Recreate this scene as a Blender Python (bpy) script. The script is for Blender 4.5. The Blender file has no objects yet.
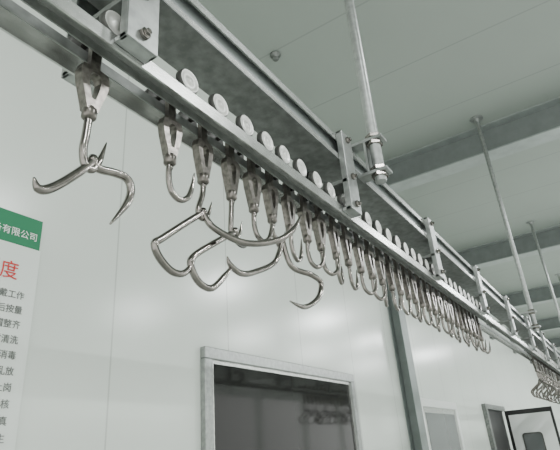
import bpy, math, random
from mathutils import Vector, Matrix
random.seed(4)
H=1.6   # eye height above the floor; geometry below is given relative to eye level
D=bpy.data

# ------------------------------------------------------------------ materials
def newmat(name):
    m=D.materials.new(name); m.use_nodes=True
    nt=m.node_tree; b=nt.nodes['Principled BSDF']; return m,nt,b
def mat(name,col,rough=.5,metal=0,noise=None,bump=0,spec=None):
    m,nt,b=newmat(name)
    b.inputs['Roughness'].default_value=rough; b.inputs['Metallic'].default_value=metal
    b.inputs['Base Color'].default_value=(*col,1)
    if noise:
        sc,amt=noise
        tc=nt.nodes.new('ShaderNodeTexCoord'); n=nt.nodes.new('ShaderNodeTexNoise')
        n.inputs['Scale'].default_value=sc; n.inputs['Detail'].default_value=4
        nt.links.new(tc.outputs['Object'],n.inputs['Vector'])
        r=nt.nodes.new('ShaderNodeValToRGB')
        r.color_ramp.elements[0].position=.35; r.color_ramp.elements[1].position=.65
        r.color_ramp.elements[0].color=(*[c*(1-amt) for c in col],1)
        r.color_ramp.elements[1].color=(*[min(1,c*(1+amt)) for c in col],1)
        nt.links.new(n.outputs['Fac'],r.inputs['Fac']); nt.links.new(r.outputs['Color'],b.inputs['Base Color'])
        if bump:
            bp=nt.nodes.new('ShaderNodeBump'); bp.inputs['Strength'].default_value=bump; bp.inputs['Distance'].default_value=.002
            nt.links.new(n.outputs['Fac'],bp.inputs['Height']); nt.links.new(bp.outputs['Normal'],b.inputs['Normal'])
    if spec is not None: b.inputs['Specular IOR Level'].default_value=spec
    return m
def panelmat(name,col,rough,axis,pitch,off,dark=.72,w=.012):
    m,nt,b=newmat(name); b.inputs['Roughness'].default_value=rough
    tc=nt.nodes.new('ShaderNodeTexCoord'); sp=nt.nodes.new('ShaderNodeSeparateXYZ'); nt.links.new(tc.outputs['Object'],sp.inputs[0])
    a=nt.nodes.new('ShaderNodeMath'); a.operation='SUBTRACT'; nt.links.new(sp.outputs[axis],a.inputs[0]); a.inputs[1].default_value=off
    f=nt.nodes.new('ShaderNodeMath'); f.operation='PINGPONG'; nt.links.new(a.outputs[0],f.inputs[0]); f.inputs[1].default_value=pitch/2
    l=nt.nodes.new('ShaderNodeMath'); l.operation='LESS_THAN'; nt.links.new(f.outputs[0],l.inputs[0]); l.inputs[1].default_value=w/2
    n=nt.nodes.new('ShaderNodeTexNoise'); n.inputs['Scale'].default_value=.7; nt.links.new(tc.outputs['Object'],n.inputs['Vector'])
    mx=nt.nodes.new('ShaderNodeMix'); mx.data_type='RGBA'
    mx.inputs['A'].default_value=(*[c*.94 for c in col],1); mx.inputs['B'].default_value=(*[c*1.05 for c in col],1); nt.links.new(n.outputs['Fac'],mx.inputs['Factor'])
    m2=nt.nodes.new('ShaderNodeMix'); m2.data_type='RGBA'; nt.links.new(l.outputs[0],m2.inputs['Factor']); nt.links.new(mx.outputs['Result'],m2.inputs['A'])
    m2.inputs['B'].default_value=(*[c*dark for c in col],1); nt.links.new(m2.outputs['Result'],b.inputs['Base Color'])
    return m
STEEL=mat('stainless',(.215,.20,.185),.15,1.0,(40,.2))
CAST=mat('cast_steel',(.15,.138,.125),.28,.9,(60,.3),.35)
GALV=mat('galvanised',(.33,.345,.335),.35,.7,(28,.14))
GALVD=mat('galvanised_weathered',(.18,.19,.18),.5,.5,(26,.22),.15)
RAIL=mat('rail_zinc',(.50,.51,.49),.26,.8,(25,.12))
WHEEL=mat('wheel_face',(.62,.62,.59),.35,.3,(50,.08))
WRIM=mat('wheel_rim',(.07,.07,.065),.5,.4)
WALL=panelmat('wall_panel',(.68,.725,.675),.20,'X',1.15,2.09)
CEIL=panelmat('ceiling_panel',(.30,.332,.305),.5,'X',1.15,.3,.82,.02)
ENDW=mat('end_wall_panel',(.72,.75,.72),.4)
FLOOR=mat('epoxy_floor',(.48,.50,.475),.35,0,(2,.1))
BEAM=mat('beam_paint',(.20,.22,.215),.45,.3,(6,.08))
BEAMF=mat('beam_flange',(.34,.37,.36),.4,.4,(6,.08))
COL=mat('column_paint',(.22,.25,.24),.45,.3,(6,.08))
GLASS=mat('dark_glass',(.018,.018,.017),.06,spec=.22)
GLASS2=mat('grey_glass',(.09,.10,.10),.15)
BLACK=mat('black_rubber',(.012,.012,.012),.5)
WHITE=mat('white_door',(.76,.78,.76),.4)
GREEN=mat('banner_green',(.015,.19,.085),.6)
BAN=mat('banner_white',(.74,.78,.74),.6)
RED=mat('banner_red',(.60,.03,.03),.6)
INK=mat('banner_ink',(.14,.15,.14),.6)
TXTW=mat('banner_text_white',(.85,.9,.85),.6)
LAMPM=mat('added_fill_housing',(.7,.7,.7),.5)  # body of the added, unseen fill fixtures
def emis(name,c,s):
    m,nt,b=newmat(name); b.inputs['Emission Color'].default_value=(*c,1); b.inputs['Emission Strength'].default_value=s; return m

# ------------------------------------------------------------------ mesh builder
class M:
    def __init__(s): s.v=[];s.f=[];s.fm=[];s.sm=[];s.mats=[]
    def mi(s,m):
        if m not in s.mats: s.mats.append(m)
        return s.mats.index(m)
    def add(s,vs,fs,m,smooth=False,T=None):
        o=len(s.v); s.v+=[(T@Vector(p)) if T else Vector(p) for p in vs]
        k=s.mi(m)
        for f in fs: s.f.append([i+o for i in f]); s.fm.append(k); s.sm.append(smooth)
    def box(s,x0,x1,y0,y1,z0,z1,m,T=None):
        vs=[(x,y,z) for x in(x0,x1) for y in(y0,y1) for z in(z0,z1)]
        s.add(vs,[(0,1,3,2),(4,6,7,5),(0,4,5,1),(2,3,7,6),(0,2,6,4),(1,5,7,3)],m,False,T)
    def prism(s,poly,y0,y1,m,T=None,hole=None):
        n=len(poly); vs=[(x,y0,z) for x,z in poly]+[(x,y1,z) for x,z in poly]
        side=[(i,(i+1)%n,n+(i+1)%n,n+i) for i in range(n)]
        if hole is None:
            s.add(vs,side+[tuple(range(n))[::-1],tuple(range(n,2*n))],m,False,T)
        else:
            vs+= [(x,y0,z) for x,z in hole]+[(x,y1,z) for x,z in hole]
            fs=side+[(2*n+i,3*n+i,3*n+(i+1)%n,2*n+(i+1)%n) for i in range(n)]
            fs+=[(i,2*n+i,2*n+(i+1)%n,(i+1)%n) for i in range(n)]
            fs+=[(n+i,n+(i+1)%n,3*n+(i+1)%n,3*n+i) for i in range(n)]
            s.add(vs,fs,m,False,T)
    def lathe(s,prof,c,axis,m,seg=28,T=None,smooth=True):
        vs=[];n=len(prof)
        for k in range(seg):
            a=2*math.pi*k/seg
            for r,h in prof:
                p=(r*math.cos(a),r*math.sin(a))
                if axis=='z': q=(c[0]+p[0],c[1]+p[1],c[2]+h)
                elif axis=='y': q=(c[0]+p[0],c[1]+h,c[2]+p[1])
                else: q=(c[0]+h,c[1]+p[0],c[2]+p[1])
                vs.append(q)
        fs=[]
        for k in range(seg):
            k2=(k+1)%seg
            for i in range(n-1): fs.append((k*n+i,k*n+i+1,k2*n+i+1,k2*n+i))
        s.add(vs,fs,m,smooth,T)
    def tube(s,pts,rad,m,seg=12,sub=6,T=None,tip=False):
        P=[Vector(p) for p in pts]
        if len(P)>2:
            Q=[];R=[]
            rr=rad if isinstance(rad,(list,tuple)) else [rad]*len(P)
            for i in range(len(P)-1):
                a=P[max(i-1,0)];b=P[i];c=P[i+1];d=P[min(i+2,len(P)-1)]
                for k in range(sub):
                    t=k/sub
                    Q.append(.5*((2*b)+(c-a)*t+(2*a-5*b+4*c-d)*t*t+(3*b-a-3*c+d)*t**3)); R.append(rr[i]*(1-t)+rr[i+1]*t)
            Q.append(P[-1]);R.append(rr[-1])
        else:
            Q=P;R=[rad]*2 if not isinstance(rad,(list,tuple)) else rad
        vs=[];n=len(Q);nor=None
        for i in range(n):
            t=(Q[min(i+1,n-1)]-Q[max(i-1,0)]).normalized()
            if nor is None:
                nor=t.orthogonal().normalized()
            nor=(nor-t*nor.dot(t)).normalized(); bi=t.cross(nor)
            for k in range(seg):
                a=2*math.pi*k/seg; vs.append(Q[i]+(nor*math.cos(a)+bi*math.sin(a))*R[i])
        fs=[]
        for i in range(n-1):
            for k in range(seg):
                k2=(k+1)%seg; fs.append((i*seg+k,i*seg+k2,(i+1)*seg+k2,(i+1)*seg+k))
        fs.append(tuple(range(seg))[::-1]); fs.append(tuple((n-1)*seg+k for k in range(seg)))
        s.add(vs,fs,m,True,T)
    def build(s,name,parent=None,bevel=0):
        me=D.meshes.new(name); me.from_pydata([(p.x,p.y,p.z+H) for p in s.v],[],s.f); 
        for m in s.mats: me.materials.append(m)
        for i,p in enumerate(me.polygons): p.material_index=s.fm[i]; p.use_smooth=s.sm[i]
        me.validate(); 
        import bmesh
        bm=bmesh.new(); bm.from_mesh(me); bmesh.ops.recalc_face_normals(bm,faces=bm.faces); bm.to_mesh(me); bm.free()
        o=D.objects.new(name,me); bpy.context.scene.collection.objects.link(o)
        if bevel:
            b=o.modifiers.new('bevel','BEVEL'); b.width=bevel; b.segments=2; b.limit_method='ANGLE'; b.angle_limit=math.radians(50)
        if parent: o.parent=parent
        return o
def simple(name,boxes,bevel=0,parent=None):
    g=M()
    for b in boxes: g.box(*b)
    return g.build(name,parent,bevel)
def empty(name):
    e=D.objects.new(name,None); bpy.context.scene.collection.objects.link(e); return e

# ------------------------------------------------------------------ room shell
YW=2.55; ZC=4.1; X0=-4; X1=30; YR=-9
simple('wall_left',[(X0,X1,YW,YW+.15,-H,ZC,WALL)])
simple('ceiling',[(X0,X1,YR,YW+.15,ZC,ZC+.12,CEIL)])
simple('floor',[(X0,X1,YR,YW+.15,-H-.1,-H,FLOOR)])
simple('wall_end',[(X1,X1+.15,YR,YW+.15,-H,ZC,ENDW)])
simple('wall_right',[(X0,X1,YR-.15,YR,-H,-.6,WALL),(X0,X1,YR-.15,YR,2.6,ZC,WALL)]+[(x-.15,x+.15,YR-.15,YR,-.6,2.6,WALL) for x in range(-4,31,4)])
simple('baseboard_left',[(X0,X1,YW-.02,YW,-H,-H+.15,GALV)])
simple('trim_1',[(X0,X1,YW-.05,YW,ZC-.05,ZC,WALL)])

# roof beams (H section)
for xb in (-2.9,6.92,11.85,16.8,21.7,26.6):
    g=M()
    g.box(xb-.15,xb+.15,YR,YW,3.66,3.68,BEAMF); g.box(xb-.15,xb+.15,YR,YW,ZC-.02,ZC,BEAMF); g.box(xb-.008,xb+.008,YR,YW,3.68,ZC-.02,BEAM)
    for y in (-.9,-4,-7): g.box(xb-.14,xb+.14,y-.005,y+.005,3.68,ZC-.02,BEAM)
    g.build('roof_beam')

# ceiling sprinkler
g=M(); g.lathe([(0,0),(.06,0),(.06,-.015),(.02,-.03),(.02,-.06),(.035,-.065),(.035,-.07),(0,-.07)],(3.8,2.2,ZC),'z',GALVD); g.build('ceiling_sprinkler')

# wall column
g=M(); 
g.box(6.97,7.23,YW-.16,YW-.15,-H,3.655,COL); g.box(6.97,7.23,YW-.01,YW,-H,3.655,COL); g.box(7.09,7.11,YW-.15,YW-.01,-H,3.655,COL); g.box(6.9,7.3,YW-.2,YW,-H,-H+.02,COL)
g.build('steel_column',bevel=.003)

# window_1 with stainless frame and dark glazing
def framed(name,x0,x1,z0,z1,fw,fm,gm,y=YW,dep=.05,mull=()):
    e=empty(name)
    g=M()
    for b in [(x0,x1,y-dep,y,z1-fw,z1,fm),(x0,x1,y-dep,y,z0,z0+fw,fm),(x0,x0+fw,y-dep,y,z0+fw,z1-fw,fm),(x1-fw,x1,y-dep,y,z0+fw,z1-fw,fm)]: g.box(*b)
    g.build(name+'_frame',e,.006)
    g=M(); w=fw+.03
    for b in [(x0+fw,x1-fw,y-dep*.6,y,z1-w,z1-fw,RAIL),(x0+fw,x0+w,y-dep*.6,y,z0+fw,z1-w,RAIL),(x1-w,x1-fw,y-dep*.6,y,z0+fw,z1-w,RAIL)]: g.box(*b)
    for mx in mull: g.box(mx-.02,mx+.02,y-dep*.6,y,z0+fw,z1-w,RAIL)
    g.build(name+'_bead',e)
    g=M(); g.box(x0+fw,x1-fw,y-dep*.3,y-.001,z0+fw,z1-fw,gm); g.build(name+'_glass',e)
    return e
framed('window_1',2.90,5.42,-.62,.80,.085,GALV,GLASS)
e=framed('door_1',7.5,9.4,-H,.66,.12,WHITE,WHITE)
g=M(); g.box(7.72,9.18,YW-.04,YW-.02,-.35,.46,GLASS2); g.box(7.66,9.24,YW-.036,YW-.016,-.41,.52,RAIL); g.box(7.75,7.79,YW-.1,YW-.04,-.7,-.5,STEEL); g.build('door_1_light',e)
# door_2 : opening with dark rubber curtain and an opened white leaf
e=empty('door_2')
simple('door_2_curtain',[(11.6,13.2,YW-.03,YW-.001,-H,.62,BLACK)],0,e)
simple('door_2_frame',[(11.45,13.35,YW-.08,YW-.001,.62,.72,GALVD),(11.45,11.6,YW-.08,YW-.001,-H,.62,GALVD)],0,e)
g=M(); yl0,yl1=1.48,2.47
g.box(13.2,13.26,yl0,yl1,-H,.62,BLACK)
g.box(13.18,13.2,yl0+.05,yl1-.07,-H+.1,.52,WHITE)
def rrect(cy,cz,w,h,r,n=6):
    p=[]
    for (sx,sz,a0) in [(1,1,0),(-1,1,90),(-1,-1,180),(1,-1,270)]:
        for k in range(n+1):
            a=math.radians(a0+90*k/n); p.append((cy+sx*(w/2-r)+r*math.cos(a),cz+sz*(h/2-r)+r*math.sin(a)))
    return p
rot=Matrix(((0,1,0,0),(1,0,0,0),(0,0,1,0),(0,0,0,1)))
g.prism(rrect(2.0,-.12,.42,.50,.07),13.170,13.18,WRIM,rot)
g.prism(rrect(2.0,-.12,.36,.44,.06),13.165,13.171,GLASS2,rot)
g.build('door_2_leaf',e)

# poster on wall
e=empty('wall_notice_banner')
yb=YW-.012
simple('board',[(.35,1.545,yb,YW-.001,-.35,1.165,BAN)],0,e)
simple('header',[(.35,1.535,yb-.001,YW-.001,1.165,1.345,GREEN)],0,e)
def text(s,x,z,size,m,align='RIGHT',name='lettering'):
    c=D.curves.new(name,'FONT'); c.body=s; c.size=size; c.align_x=align; c.extrude=.0008; c.materials.append(m)
    o=D.objects.new(name,c); o.location=(x,yb-.003,z+H); o.rotation_euler=(math.pi/2,0,0); o.parent=e
    bpy.context.scene.collection.objects.link(o)
text('食品设备有限公司',1.515,1.215,.052,TXTW)
text('卫生管理制度',1.435,.975,.105,RED)
L=['进入车间前着戴工作','帽口罩消毒后按量','操作工人衣帽整齐','力事项及时清洗','车间用品每日消毒','禁止带入杂物乱放','体检合格持证上岗','人员定期培训考核','设备使用后须认真','清洗保持整洁卫生','地面无积水无污物','工具摆放整齐有序','班后进行全面消毒']
for i,l in enumerate(L): text(l,1.485,.87-.078*i,.046,INK)

# ------------------------------------------------------------------ overhead steel channel
g=M(); XA,XB=-1.5,27
zb=1.18; zt=1.31
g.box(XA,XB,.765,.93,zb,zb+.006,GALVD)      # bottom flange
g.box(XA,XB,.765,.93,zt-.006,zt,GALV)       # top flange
g.box(XA,XB,.790,.796,zb+.006,zt-.006,BEAM) # web
g.box(XA,XB,.765,.771,zb+.006,zb+.028,RAIL) # lips
g.box(XA,XB,.765,.771,zt-.03,zt-.006,RAIL)
g.build('overhead_channel_beam')

# ------------------------------------------------------------------ twin-angle conveyor rail (two separate angles)
g=M()
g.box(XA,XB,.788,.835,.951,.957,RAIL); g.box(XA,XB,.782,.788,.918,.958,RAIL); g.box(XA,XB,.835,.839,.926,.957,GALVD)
g.build('hook_rail')
g=M()
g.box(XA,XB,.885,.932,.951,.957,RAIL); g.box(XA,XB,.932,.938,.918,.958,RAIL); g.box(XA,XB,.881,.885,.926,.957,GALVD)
g.build('hook_rail')

# brackets tying rail to channel
def bracket(x):
    g=M()
    for s in (-.045,.045):
        xs=x+s
        g.box(xs-.004,xs+.004,.742,.764,.93,1.322,GALV)
        g.box(xs-.004,xs+.004,.955,.978,.93,1.322,GALV)
    g.box(x-.049,x+.049,.736,.742,.93,1.322,GALV)
    g.box(x-.049,x+.049,.978,.984,.93,1.322,GALV)
    g.box(x-.049,x+.049,.742,.978,1.311,1.322,GALV)
    g.box(x-.049,x+.049,.742,.978,1.06,1.078,GALVD)
    g.box(x-.049,x+.049,.742,.781,.93,.944,GALV)
    g.box(x-.049,x+.049,.939,.978,.93,.944,GALV)
    for z in (1.10,1.29,.965):
        g.lathe([(0,-.022),(.009,-.022),(.009,-.012),(.016,-.011),(.016,0),(0,0)],(x,.736,z),'y',STEEL,6,smooth=False)
    g.build('rail_bracket',bevel=.0015)
for i in range(-1,17): bracket(.64+1.205*i)

# drop hangers
def hanger(x):
    g=M(); y=.665
    g.tube([(x,y,1.12),(x,y,ZC-.01)],.027,GALV,18)
    g.lathe([(0,0),(.09,0),(.09,-.012),(.036,-.013),(.036,-.06),(.027,-.06)],(x,y,ZC),'z',GALV)
    g.box(x-.035,x+.035,y-.05,.93,1.335,1.35,GALV)
    g.box(x-.035,x+.035,y-.05,.76,1.16,1.175,GALV)
    g.box(x-.035,x+.035,y+.035,y+.045,1.175,1.335,GALV)
    for z in (1.152,1.186,1.324,1.362): g.lathe([(.025,-.009),(.040,-.009),(.040,.009),(.025,.009)],(x,y,z),'z',STEEL,6,smooth=False)
    g.build('hanger_rod',bevel=.001)
for x in (2.01,6.56,11.1,15.7,20.3): hanger(x)

# ------------------------------------------------------------------ trolleys + hooks
def yoke(g,T,s=1.0):
    outer=[(-.030,0),(-.012,.004),(.012,.004),(.030,0),(.034,-.02),(.030,-.05),(.020,-.09),(.013,-.12),(-.013,-.12),(-.020,-.09),(-.030,-.05),(-.034,-.02)]
    inner=[(-.012,-.018),(-.006,-.013),(.006,-.013),(.012,-.018),(.016,-.03),(.014,-.05),(.008,-.08),(.005,-.088),(-.005,-.088),(-.008,-.08),(-.014,-.05),(-.016,-.03)]
    o=[(a*s,b) for a,b in outer]; i=[(a*s*.85,b) for a,b in inner]
    g.prism(o,-.013,.013,CAST,T,i)
    g.lathe([(0,-.108),(.013,-.108),(.0175,-.114),(.0175,-.136),(.012,-.142),(0,-.142)],(0,0,0),'z',CAST,16,T)
    g.lathe([(0,-.142),(.009,-.142),(.009,-.152),(0,-.152)],(0,0,0),'z',STEEL,12,T)
def jhook(g,T,f=1,r=.0085):
    pts=[(.0,0,-.13),(-.002,0,-.165),(.0,0,-.195),(.010,0,-.222),(.034,0,-.236),(.060,0,-.222),(.074,0,-.19),(.084*f,0,-.135)]
    g.tube(pts,[r]*6+[r*.85,r*.15],STEEL,12,6,T)
def wheels(g,x):
    for sy in (-1,1):
        c=(x,.86+sy*.074,.9965)
        p=[(0,-.004),(.010,-.004),(.012,0),(.026,.002),(.029,-.001),(.035,-.001),(.039,.003),(.039,.018),(.033,.022),(0,.022)]
        if sy==1: p=[(r,-h) for r,h in p]
        g.lathe(p[:6],c,'y',WHEEL,28); g.lathe(p[5:],c,'y',WRIM,28)
    g.lathe([(0,-.07),(.008,-.07),(.008,.07),(0,.07)],(x,.86,.9965),'y',STEEL,10)
    g.box(x-.014,x+.014,.852,.868,.88,1.01,CAST)
def trolley(g,x,ang=0,hook=True,s=1.0,hz=None):
    wheels(g,x)
    T=Matrix.Translation((x,.86,.887))@Matrix.Rotation(math.radians(ang),4,'Z')
    T2=Matrix.Translation((x,.86,.887))@Matrix.Rotation(math.radians(random.uniform(-8,8)),4,'Z')@Matrix.Rotation(math.radians(random.uniform(-2,2)),4,'Y')
    yoke(g,T2,s)
    if hook: jhook(g,T)
def y88(l,y=.88): return [(x*y/.88,y,z*y/.88) for x,z in l]

def spread(l1,l2,r=.0085):
    g.tube(l1,[r]*(len(l1)-2)+[r*.9,r*.2],STEEL,14,7)
    g.tube(l2,[r]*(len(l2)-2)+[r*.9,r*.2],STEEL,14,7)
    c=l1[0]; g.lathe([(0,-.013),(.009,-.012),(.013,0),(.009,.012),(0,.013)],c,'z',STEEL,14)

# 1st hook (nearest) with double-arm spreader
g=M(); x=.598; wheels(g,x)
T=Matrix.Translation((x,.86,.887)); yoke(g,T,1.2)
g.tube(y88([(.612,.775),(.609,.718),(.606,.676),(.614,.640),(.634,.636),(.652,.668),(.668,.728)],.86),[.0095]*5+[.008,.001],STEEL,14)
spread(y88([(.634,.660),(.615,.631),(.563,.570),(.530,.540),(.511,.536),(.500,.556)],.86),y88([(.634,.660),(.65,.646),(.70,.656),(.735,.656),(.750,.630),(.738,.585),(.695,.518)],.86),.0102)
g.build('meat_hook')

xs=[.86,.998,1.132,1.25,1.36,1.48]
sp={
 .998:([( .995,.86,.652),(.925,.86,.595),(.840,.86,.523),(.815,.86,.500),(.833,.86,.468),(.878,.86,.444),(.925,.86,.455),(.968,.86,.515)],
       [( .995,.86,.652),(1.02,.84,.605),(1.108,.80,.576),(1.208,.76,.601),(1.275,.735,.65),(1.316,.72,.715)]),
 1.132:([(1.142,.86,.640),(1.045,.86,.574),(.961,.86,.512),(.944,.86,.480),(.975,.86,.440),(1.028,.86,.435),(1.086,.86,.485),(1.12,.86,.524)],
        [(1.142,.86,.640),(1.18,.88,.625),(1.24,.90,.635),(1.28,.91,.66)]),
 1.36:([(1.40,.85,.69),(1.357,.86,.601),(1.237,.86,.535),(1.165,.86,.512),(1.115,.86,.524),(1.10,.86,.548)],
       [(1.40,.85,.69),(1.43,.84,.60),(1.497,.80,.574),(1.559,.80,.559),(1.524,.80,.497),(1.425,.80,.446),(1.333,.80,.447)]),
}
for x in xs:
    g=M()
    if x in sp:
        wheels(g,x); T=Matrix.Translation((x,.86,.887)); yoke(g,T)
        a,b=sp[x]; ax,ay,az=a[0]
        g.tube([(x,.86,.76),(x-.004,.86,.71),(ax-.02,.86,az+.0),(ax-.005,.86,az-.02),(ax+.022,.86,az+.0),(ax+.04,.86,az+.05)],[.0085]*4+[.0065,.001],STEEL,14)
        spread(a,b,.0098)
    else: trolley(g,x,random.uniform(-15,5))
    g.build('meat_hook')
g=M(); x=1.60
while x<4.5:
    trolley(g,x,random.uniform(-35,25)); x+=.122+random.uniform(-.008,.008)
g.build('meat_hook_row')
g=M(); x=7.2
while x<10.5:
    trolley(g,x,random.uniform(-60,60))
    # hanging spreader hooks
    T=Matrix.Translation((x+.035,.86,.66))@Matrix.Rotation(math.radians(random.uniform(-90,90)),4,'Z')
    for s in (-1,1):
        g.tube([(0,0,0),(s*.05,0,-.05),(s*.12,0,-.10),(s*.14,0,-.13),(s*.12,0,-.18),(s*.07,0,-.2)],[.0095]*5+[.002],CAST,8,4,T)
    x+=.13+random.uniform(-.01,.01)
g.build('meat_hook_row')

# ------------------------------------------------------------------ lights
w=D.worlds.new('World'); bpy.context.scene.world=w; w.use_nodes=True
bg=w.node_tree.nodes['Background']; bg.inputs[0].default_value=(.97,1,.965,1); bg.inputs[1].default_value=2.5
g_em=emis('added_fill_glow',(.97,1,1),12)  # glowing strip of the added fill fixtures
def fill_lamp(x,y,en):  # added tube fixture, unseen from the camera, to brighten the hall
    g=M(); g.box(x-.65,x+.65,y-.1,y+.1,ZC-.09,ZC-.001,LAMPM); g.box(x-.6,x+.6,y-.07,y+.07,ZC-.1,ZC-.09,g_em); p=g.build('added_fill_light')
    l=D.lights.new('fill_lamp','AREA'); l.shape='RECTANGLE'; l.size=1.2; l.size_y=.15; l.energy=en; l.color=(.97,1,1)
    o=D.objects.new('added_fill_lamp',l); o.location=(x,y,ZC-.12+H); bpy.context.scene.collection.objects.link(o); o.parent=p
for x,en in ((-1.5,90),(3.5,120),(9.5,200),(14.5,300),(19,300),(24.5,300)):  # stronger far down the hall to lift the wall brightness there
    for y in (-2.5,-5.5): fill_lamp(x,y,en)

# ------------------------------------------------------------------ camera
cam=D.cameras.new('camera'); cam.lens=36*510/560; cam.sensor_width=36; cam.clip_start=.02
o=D.objects.new('camera',cam); bpy.context.scene.collection.objects.link(o)
r=Vector((.54790,-.83332,-.07344)); u=Vector((-.31200,-.28501,.90633))
b=r.cross(u)
m=Matrix((( r.x,u.x,b.x,0),(r.y,u.y,b.y,0),(r.z,u.z,b.z,H),(0,0,0,1)))
o.matrix_world=m
bpy.context.scene.camera=o
